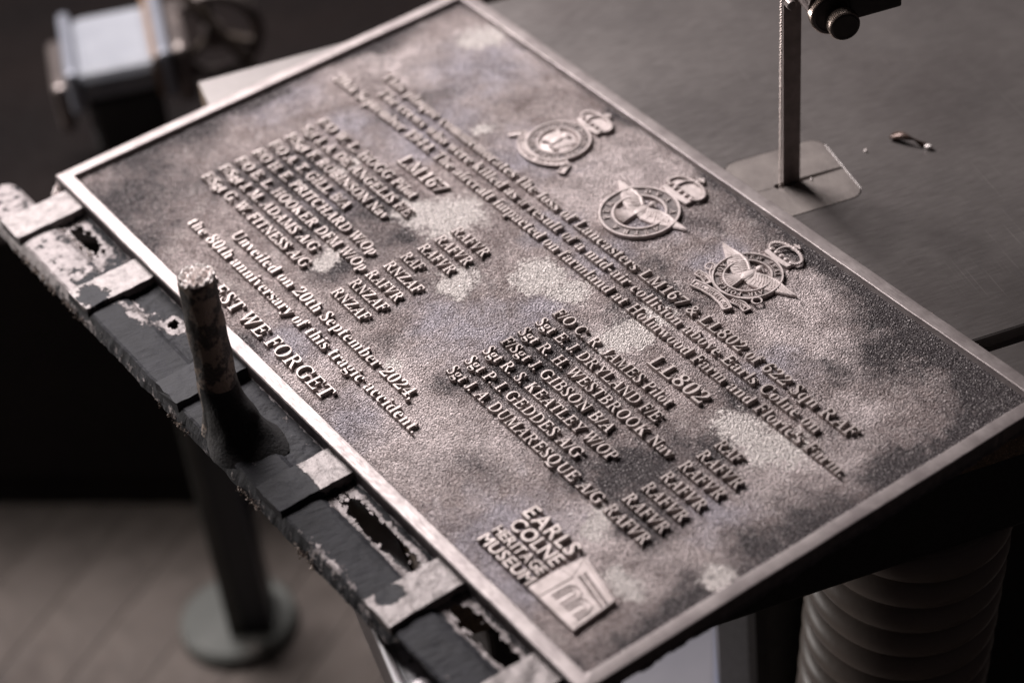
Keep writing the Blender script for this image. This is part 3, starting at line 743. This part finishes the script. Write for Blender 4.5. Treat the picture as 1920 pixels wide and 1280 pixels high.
# join seams invisible: a full skin sheet just above, cut round the insert and the slot
tb.box(SL0-.001, SL1+.001, 0, TV, -TH, -.0095)
table = tb.build('table', M_table, saw)
me = table.data; me.materials.append(M_rim)
for p in me.polygons:
    if abs(p.normal.z) < .5 and (p.center.y < .002 or p.center.x > TU-.002 or p.center.x < .002): p.material_index = 1
sk = MB()
def sheet(x0, x1, y0, y1, z=.0003): sk.add([(x0, y0, z), (x1, y0, z), (x1, y1, z), (x0, y1, z)], [(0, 1, 2, 3)])
c = .012; e = .0016
IX0, IX1, IY0, IY1 = IN0-.0006, IN1+.0006, IV0-.0006, IV1+.0006
sheet(e, IX0, e, TV-e); sheet(IX1, SL0-e, e, TV-e); sheet(SL1+e, TU-e, e, TV-e); sheet(IX0, IX1, e, IY0); sheet(IX0, IX1, IY1, TV-e)
for (qx, qy, sx, sy) in ((IX0, IY0, 1, 1), (IX1, IY0, -1, 1), (IX1, IY1, -1, -1), (IX0, IY1, 1, -1)):
    ctr = Vector((qx+sx*c, qy+sy*c)); P = [(qx, qy, .0003)]
    for k in range(9):
        a = math.pi/2*k/8; P.append((ctr.x-sx*c*math.sin(a), ctr.y-sy*c*math.cos(a), .0003))
    sk.add(P, [tuple(range(10)) if sx*sy < 0 else tuple(range(9, -1, -1))])
sk.build('table_top_skin', M_table, saw)
# insert plate, rounded square with a blade slit
ins = MB()
def rrect(x0, x1, y0, y1, r):
    o_ = []
    for (qx, qy, a0) in ((x1-r, y0+r, -90), (x1-r, y1-r, 0), (x0+r, y1-r, 90), (x0+r, y0+r, 180)):
        for k in range(7):
            a = math.radians(a0+15*k); o_.append((qx+r*math.cos(a), qy+r*math.sin(a)))
    return o_
bu, bv = .3505, .3872
outer = rrect(IN0, IN1, IV0, IV1, .0115)
half1 = [p for p in outer if p[0] <= bu-.0011]; half2 = [p for p in outer if p[0] >= bu+.0011]
# two leaves meeting at the slit behind the blade, whole in front of it
lf = sorted([p for p in outer if p[0] < bu], key=lambda p: math.atan2(p[1]-bv, p[0]-bu) % (2*math.pi))
def leaf(sgn):
    pts = [p for p in outer if (p[0]-bu)*sgn > 0]
    ctr = Vector((bu+sgn*.02, (IV0+IV1)/2))
    x = bu+sgn*.0009
    pts += [(x, IV1), (bu+sgn*.0022, bv+.010), (bu+sgn*.0024, bv-.013), (bu+sgn*.00002, bv-.014), (bu+sgn*.00002, IV0)]
    return pts
r_ = sorted([p for p in outer if p[0] > bu], key=lambda p: p[1])
ins.prism([(bu+.00002, IV0)] + [p for p in r_] + [(bu+.0009, IV1), (bu+.0020, bv+.011), (bu+.0030, bv-.008), (bu+.0028, bv-.013), (bu+.00002, bv-.014)], -.006, .0006, .0003)
l_ = sorted([p for p in outer if p[0] < bu], key=lambda p: -p[1])
ins.prism([(bu-.0009, IV1)] + [p for p in l_] + [(bu-.00002, IV0), (bu-.00002, bv-.014), (bu-.0028, bv-.013), (bu-.0030, bv-.008), (bu-.0020, bv+.011)], -.006, .0006, .0003)
ins.build('table_insert', M_insert, saw)
dk = MB(); dk.box(IN0, IN1, IV0, IV1, -TH, -.010); dk.build('throat', M_dark, saw)

# blade: thin toothed strip running up through the insert
M_blade = mat_metal('blade_steel', (.19, .155, .145), (.27, .225, .21), .55, (.28, .42), 80, 500, .0001, brush=(1, 1, .08))
M_tooth = mat_metal('tooth_steel', (.30, .25, .23), (.46, .40, .37), .6, (.3, .45), 200, 900, .0001)
bw = .0158; z0, z1 = -.10, .46; pitch = .0023; lean = .0055/.2*-.35
bl = MB(); tt = MB(); nt = int((z1-z0)/pitch); th = .0009; y0 = bv-.0105
pr = []
bl.add([(bu-th/2, y0+.0016, z0), (bu+th/2, y0+.0016, z0), (bu+th/2, y0+bw, z0), (bu-th/2, y0+bw, z0), (bu-th/2, y0+.0016, z1), (bu+th/2, y0+.0016, z1), (bu+th/2, y0+bw, z1), (bu-th/2, y0+bw, z1)], [(0, 1, 5, 4), (1, 2, 6, 5), (2, 3, 7, 6), (3, 0, 4, 7)])
for i in range(nt):
    z = z0+i*pitch; so = (.0004, 0, -.0004)[i % 3]
    a, b = bu-th*.62, bu+th*.62
    tt.add([(a, y0+.0018, z), (b, y0+.0018, z), (b, y0+.0018, z+pitch), (a, y0+.0018, z+pitch), (a+so, y0, z+.0002), (b+so, y0, z+.0002), (a+so, y0+.0002, z+.0008), (b+so, y0+.0002, z+.0008)],
           [(0, 1, 5, 4), (4, 5, 7, 6), (6, 7, 2, 3), (0, 4, 6, 3), (1, 2, 7, 5)])
for q_ in (bl, tt): q_.V = [(x, y+max(0, z)*.020, z) for x, y, z in q_.V]
blade = bl.build('blade', M_blade, saw); tt.build('saw_teeth', M_tooth, blade)
for o_ in (blade,): o_.rotation_euler = (0, 0, 0)

# guide above: body, arm and two knurled wheels facing the open side
M_guide = mat_metal('guide_steel', (.13, .11, .105), (.20, .17, .16), .6, (.3, .45), 60, 500, .0002)
M_knurl = mat_metal('knurled_steel', (.26, .21, .18), (.36, .30, .26), .8, (.22, .36), 80, 500, .0001)
M_face = mat_metal('blackened_steel', (.020, .016, .015), (.032, .026, .024), .3, (.35, .5), 60, 500, .0002)
guide = empty('blade_guide', (0, 0, 0)); guide.parent = saw
def knob(u, v, z, r, w_, teeth):
    fr = Matrix.Translation((u, v, z)) @ Matrix.Rotation(math.radians(-8), 4, 'Z') @ Matrix.Rotation(math.radians(90), 4, 'Y')
    kb = MB(); n = teeth*2; V = []; F = []
    pr = [(r*.90, 0), (r, w_*.12), (r, w_*.88), (r*.92, w_)]
    for rr, zz in pr:
        for k in range(n):
            a = 2*math.pi*k/n; q = rr*(1.0 if k % 2 else .955); V.append(fr @ Vector((q*math.cos(a), q*math.sin(a), zz)))
    for i in range(3):
        for k in range(n): F.append((i*n+k, i*n+(k+1) % n, (i+1)*n+(k+1) % n, (i+1)*n+k))
    kb.add(V, F); o_ = kb.build('knurled_knob', M_knurl, guide)
    fc = MB(); fc.lathe([(r*.92, w_), (r*.80, w_+.0006), (r*.78, w_+.0002), (.0005, w_+.0002)], n, fr); fc.build('knob_face', M_face, guide)
GZ = .160+.0142
def toloc(x, y):   # world mm -> table local
    dx, dy = x*MM+.056, y*MM-.160; return (dx*math.cos(TA)+dy*math.sin(TA), -dx*math.sin(TA)+dy*math.cos(TA))
ku, kv = toloc(430, 428)
knob(ku-.007, kv+.0105, GZ-.0010, .0165, .0085, 70)
knob(ku+.0055, kv+.0135, GZ-.0040, .0115, .0095, 50)
gb = MB(); gb.lathe([(.0115, 0), (.0135, .001), (.0145, .026), (.0142, .027)], 32, Matrix.Translation((ku-.034, kv+.0085, GZ+.004)) @ Matrix.Rotation(math.radians(90), 4, 'Y')); gb.build('guide_barrel', M_guide, guide)
gb = MB(); gb.box(ku-.028, ku+.004, kv+.020, kv+.062, GZ-.008, GZ+.060, .0015); gb.box(ku-.05, ku-.02, kv-.012, kv+.045, GZ+.018, GZ+.075, .002); gb.build('guide_bracket', M_face, guide)
gb = MB(); gb.lathe([(.0032, 0), (.0036, .0005), (.0036, .006), (.0028, .007)], 16, Matrix.Translation((ku-.022, kv-.0145, GZ+.004)) @ Matrix.Rotation(math.radians(90), 4, 'Y')); gb.build('screw', M_guide, guide)

# front rail with engraved scale, clamp knob
M_rail = mat_metal('rail_steel', (.11, .10, .105), (.15, .135, .14), .6, (.3, .45), 60, 500, .0002)
M_bright = mat_metal('bright_glint_steel', (.80, .78, .80), (.92, .90, .92), .15, (.25, .35), 60, 500, .0001)
M_scale = mat_metal('scale_tape', (.46, .46, .48), (.58, .58, .60), .1, (.35, .5), 60, 500, .0001)
M_ink = mat_metal('scale_ink', (.02, .02, .02), (.03, .03, .03), 0, (.5, .6), 60, 500, .0001)
rail = empty('front_rail', (0, 0, 0)); rail.parent = saw
rb = MB(); rb.box(.18, .86, -.0425, -.0368, -.062, -.018, .0012); rb.build('rail_bar', M_rail, rail)
rb = MB(); rb.tube([(.597, -.0412, -.0172), (.860, -.0412, -.0172)], .0015, 8); rb.build('rail_edge_glint', M_bright, rail)  # near-white line paints the glint along the rail's top edge
rb = MB(); rb.box(.18, .86, -.0362, -.0235, -.030, -.0180, .0005); rb.box(.18, .86, -.0235, -.0010, -.040, -.0300, .0005); rb.build('scale_strip', M_scale, rail)
mk = MB()
for i in range(220):
    u = .52 + i*.0013; ln = .0062 if i % 10 == 0 else (.0045 if i % 5 == 0 else .0030)
    mk.box(u, u+.00040, -.0360, -.0360+ln, -.01795, -.01780)
mk.build('scale_marks', M_ink, rail, kind='stuff')
for i in range(0, 22):
    line(str(i+30), 0, 3.4, 0, 2.6, ztop=-.0176, side=.0003, style='sans', name='scale_number', parent=rail, mats=M_ink, xform=lambda P, i=i: np.stack([.5185+i*.013+P[:, 0], P[:, 1]-.0288, P[:, 2]], 1))
rb = MB(); rb.lathe([(.009, 0), (.0095, .001), (.0095, .007), (.0075, .009), (.003, .0095)], 24, Matrix.Translation((.708, -.0290, -.0178))); rb.build('clamp_nut', M_rail, rail)
rb = MB(); rb.lathe([(.0105, 0), (.0105, .0012)], 24, Matrix.Translation((.708, -.0290, -.0182))); rb.build('washer', M_bright, rail)
# body below the table
M_cab = mat_metal('saw_body_paint', (.012, .011, .012), (.018, .016, .017), .0, (.45, .6), 10, 200, .0002)
cb = MB(); cb.box(.396, .488, .286, .70, -.90, -.185, .012); cb.box(.10, .651, .03, .95, -.112, -TH-.001, .004); cb.build('saw_body', M_cab, saw)

# ================================================================== things on the table
M_swarf = mat_metal('brown_swarf', (.050, .032, .026), (.12, .08, .065), .5, (.3, .45), 200, 600, .0002)
def wpt(x, y, z=-.0138): return Vector((x*MM, y*MM, z))
sw = MB(); P = []; nT = 26
for k in range(nT+1):
    t = k/nT; c = wpt(396, 530).lerp(wpt(424, 541), t); c.z = -.0138 + .0018 + .0042*math.sin(math.pi*t)
    P.append(c)
V = []; F = []
for k, c in enumerate(P):
    a = k*.16; w_ = Vector((math.cos(2.0+a*.5)*.0034, math.sin(2.0+a*.5)*.0034, .0016*math.sin(a)))
    V += [tuple(c+w_), tuple(c-w_)]
for k in range(nT): F.append((k*2, k*2+2, k*2+3, k*2+1))
o = link('swarf_curl', mesh('swarf_curl', V, F), M_swarf, label='curled dark brown metal shaving with a bright end lying on the saw table', cat='metal shaving', smooth=True)
curl = o; sm = o.modifiers.new('thickness', 'SOLIDIFY'); sm.thickness = .0005
q = MB(); ellip(q, .4262, .5418, -.0118, .0034, .0022, .0019, .5, 12); q.build('bright_end', M_break, curl, smooth=True)
def chip(x, y, r, label, tall=1.0):
    mb = MB(); bm = bmesh.new(); bmesh.ops.create_icosphere(bm, subdivisions=1, radius=r)
    for v in bm.verts: v.co = Vector((v.co.x*random.uniform(.7, 1.2), v.co.y*random.uniform(.6, 1.1), max(-r*.7, v.co.z)*random.uniform(.6, 1.0)*tall))
    mn = min(v.co.z for v in bm.verts); bm.verts.index_update()
    mb.add([(v.co.x+x*MM, v.co.y+y*MM, v.co.z-mn-.0139) for v in bm.verts], [[v.index for v in f.verts] for f in bm.faces]); bm.free()
    mb.build('metal_chip', M_break, label=label, cat='metal chip', group='bright metal chips on the saw table')
chip(396, 504, .0017, 'tiny bright metal chip on the bare table between the blade and the curled shaving')
chip(395.5, 449, .0014, 'tiny bright metal chip at the foot of the saw blade on the insert plate')
chip(497, 405, .0013, 'small upright metal sliver standing beside the plaque rim', 3.2)
chip(640, 470, .0008, 'smallest metal speck on the table near the dark mitre slot')

# ================================================================== beyond and below
M_floor = mat_metal('worn_floorboard', (.075, .061, .054), (.155, .129, .114), 0, (.8, .95), 8, 60, .0006, brush=(.15, 1, 1), dark=((.050, .040, .036), .42, .62))
M_soil = mat_metal('floor_gap', (.085, .070, .062), (.12, .10, .088), 0, (.8, .9), 9, 60, .0006)
ZF = -.90
fl = MB(); fl.add([(-4, -4, ZF-.004), (4, -4, ZF-.004), (4, 4, ZF-.004), (-4, 4, ZF-.004)], [(0, 1, 2, 3)])
floor = fl.build('floor', M_soil, kind='structure')
# boards run towards the camera
FA = math.radians(118); bwid = .085
brd = MB(); brd.box(-1.9, 1.9, 0, bwid-.0014, 0, .004, .0008); bme = mesh('floor_board', brd.V, brd.F); bme.materials.append(M_floor)
for i in range(-14, 22):
    o = bpy.data.objects.new('floor_board', bme); COL.objects.link(o); o.parent = floor
    o.rotation_euler = (0, 0, FA); d = i*bwid
    o.location = (-.25 + d*math.cos(FA+math.pi/2) , .15 + d*math.sin(FA+math.pi/2), ZF-.0036 + random.uniform(-.0006, .0006))
# dark cupboard standing on the floor behind everything
ca = math.atan2(.326, .282)
M_cup = mat_metal('dark_cupboard_paint', (.0045, .003, .003), (.008, .005, .0045), 0, (.7, .9), 6, 60, .0004); M_cup.node_tree.nodes['Principled BSDF'].inputs['Specular IOR Level'].default_value = .12
cup = empty('dark_cupboard', (-.653, .034, ZF), ca, label='dark brown cupboard front standing on the floor behind the workpiece', cat='cupboard')
c_ = MB(); c_.box(-1.4, 1.9, .012, 1.48, .001, .44, .004); c_.build('cupboard_body', M_cup, cup)
for i in range(5):
    c_ = MB(); x = -1.38+i*.65; c_.box(x, x+.63, 0, .011, .06, .43, .003); c_.build('door_panel', M_cup, cup)
wl = MB(); wl.box(-4.0, 4.0, 0, .1, 0, 3.0); o = wl.build('wall', M_dark, kind='structure'); o.location = (-.653-1.5*math.sin(ca), .034+1.5*math.cos(ca), ZF); o.rotation_euler = (0, 0, ca)
# post on a round foot
M_post = mat_metal('blue_black_post_paint', (.020, .022, .027), (.028, .030, .036), .1, (.4, .55), 14, 200, .0003)
M_foot = mat_metal('grey_green_foot', (.065, .068, .062), (.088, .091, .083), 0, (.55, .7), 20, 200, .0004, dark=((.30, .26, .24), .60, .70))
post = empty('support_post', (-.292, .168, ZF+.0005), math.radians(58), label='square dark post on a round grey-green foot standing on the floorboards', cat='post')
p_ = MB(); p_.box(-.006, .043, -.030, .030, .020, .40, .004); p_.build('post', M_post, post)
p_ = MB(); p_.box(-.006, .009, -.0330, -.0305, .020, .40, .001); p_.build('lit_face_strip', M_foot, post)  # paler strip paints the lit left face of the post
p_ = MB(); p_.lathe([(.062, 0), (.068, .003), (.068, .015), (.063, .020), (.0, .021)], 48, Matrix.Translation((.002, 0, 0))); p_.build('round_foot', M_foot, post, smooth=False)
# pale blue-grey board leaning below the far corner of the plate
M_pale = mat_metal('pale_blue_board', (.115, .115, .135), (.160, .155, .175), 0, (.5, .65), 6, 60, .0003)
M_bstrip = mat_metal('blue_edge_paint', (.12, .15, .24), (.15, .18, .28), 0, (.4, .5), 6, 60, .0002)
pb = empty('floor_board_panel', (.03, .46, ZF+.0008), math.radians(50), label='pale blue-grey board with a bluer edge lying on the floor below the plaque', cat='board')
p_ = MB(); p_.box(-.20, .125, -.30, .30, 0, .018, .002); p_.build('board', M_pale, pb)
p_ = MB(); p_.box(.1255, .142, -.30, .30, 0, .019, .002); p_.build('board_edge', M_bstrip, pb)
# ribbed hose
M_hose = mat_metal('ribbed_hose_plastic', (.14, .115, .10), (.175, .145, .126), 0, (.38, .5), 14, 120, .0002)
hc = Vector((.611, .360, -.10)); pr = []
for k in range(380):
    t = k/379; z = -.62 + .593*t; ph = (z % .0285)/.0285
    pr.append((.0585 + .0150*math.sqrt(abs(math.sin(math.pi*ph))), z))
h_ = MB(); h_.lathe(pr, 64, Matrix.Translation((hc.x, hc.y, hc.z)) @ Matrix.Rotation(math.radians(5), 4, 'Y'))
h_.build('dust_hose', M_hose, label='brown ribbed extraction hose hanging under the saw table', cat='hose', smooth=True)
# grey machine head and handwheel at upper left
M_head = mat_metal('grey_blue_casting', (.22, .23, .26), (.27, .28, .31), .0, (.55, .7), 14, 120, .0003)
M_tan = mat_metal('tan_gasket', (.20, .13, .09), (.24, .16, .11), 0, (.5, .6), 14, 120, .0003)
M_headp = mat_metal('pale_flange', (.21, .22, .255), (.26, .27, .31), .3, (.35, .5), 14, 120, .0003)
head = empty('machine_head', (-.594, .308, -.335), math.radians(67), label='blurred blue-grey machine head with pale flanges in the dark behind', cat='machine')
def blk(name, x0, x1, hw_, zl, zh, m, b):
    q = MB(); q.box(x0, x1, -hw_, hw_, zl, zh, b); q.build(name, m, head)
blk('head_cover', -.052, .038, .062, .000, .040, M_head, .012); blk('lower_body', -.048, .034, .056, -.075, -.001, M_black, .008); blk('flange', -.064, -.050, .066, -.010, .046, M_headp, .006)
blk('flange', .038, .052, .068, -.010, .052, M_headp, .006); blk('gasket', .031, .0375, .0655, -.006, .047, M_tan, .002)
blk('end_cap', -.082, -.0645, .050, -.040, .022, M_guide, .006); blk('end_cap', .0525, .074, .055, -.030, .046, M_guide, .010)
m_ = MB(); m_.box(-.052, -.038, -.012, .012, -.52, -.076, .003); m_.build('stand', M_black, head)
hw = empty('hand_wheel', (-.575, .412, -.330), math.radians(67), label='brown spoked hand wheel with a slanting rod beside the grey machine head', cat='hand wheel')
M_wheel = mat_metal('old_brown_casting', (.10, .080, .065), (.16, .13, .11), .2, (.4, .55), 20, 120, .0004)
hm = MB(); pts = [(.050*math.cos(a*math.pi/12)*1.0, .0, .050*math.sin(a*math.pi/12)) for a in range(25)]
hm.tube(pts, .0075, 10, False); hm.build('wheel_rim', M_guide, hw)
for k in range(3):
    a = math.radians(95+120*k); hm = MB(); hm.tube([(.006*math.cos(a), 0, .006*math.sin(a)), (.048*math.cos(a), 0, .048*math.sin(a))], .0055, 8); hm.build('spoke', M_wheel, hw)
hm = MB(); hm.lathe([(.012, -.012), (.012, .012)], 20, Matrix.Rotation(math.radians(90), 4, 'X')); hm.build('hub', M_guide, hw)
hm = MB(); hm.tube([(-.03, -.012, .075), (.085, -.012, -.135)], .0065, 10); hm.build('rod', M_wheel, hw)
head.scale = hw.scale = (1.0, 1.0, 1.0)
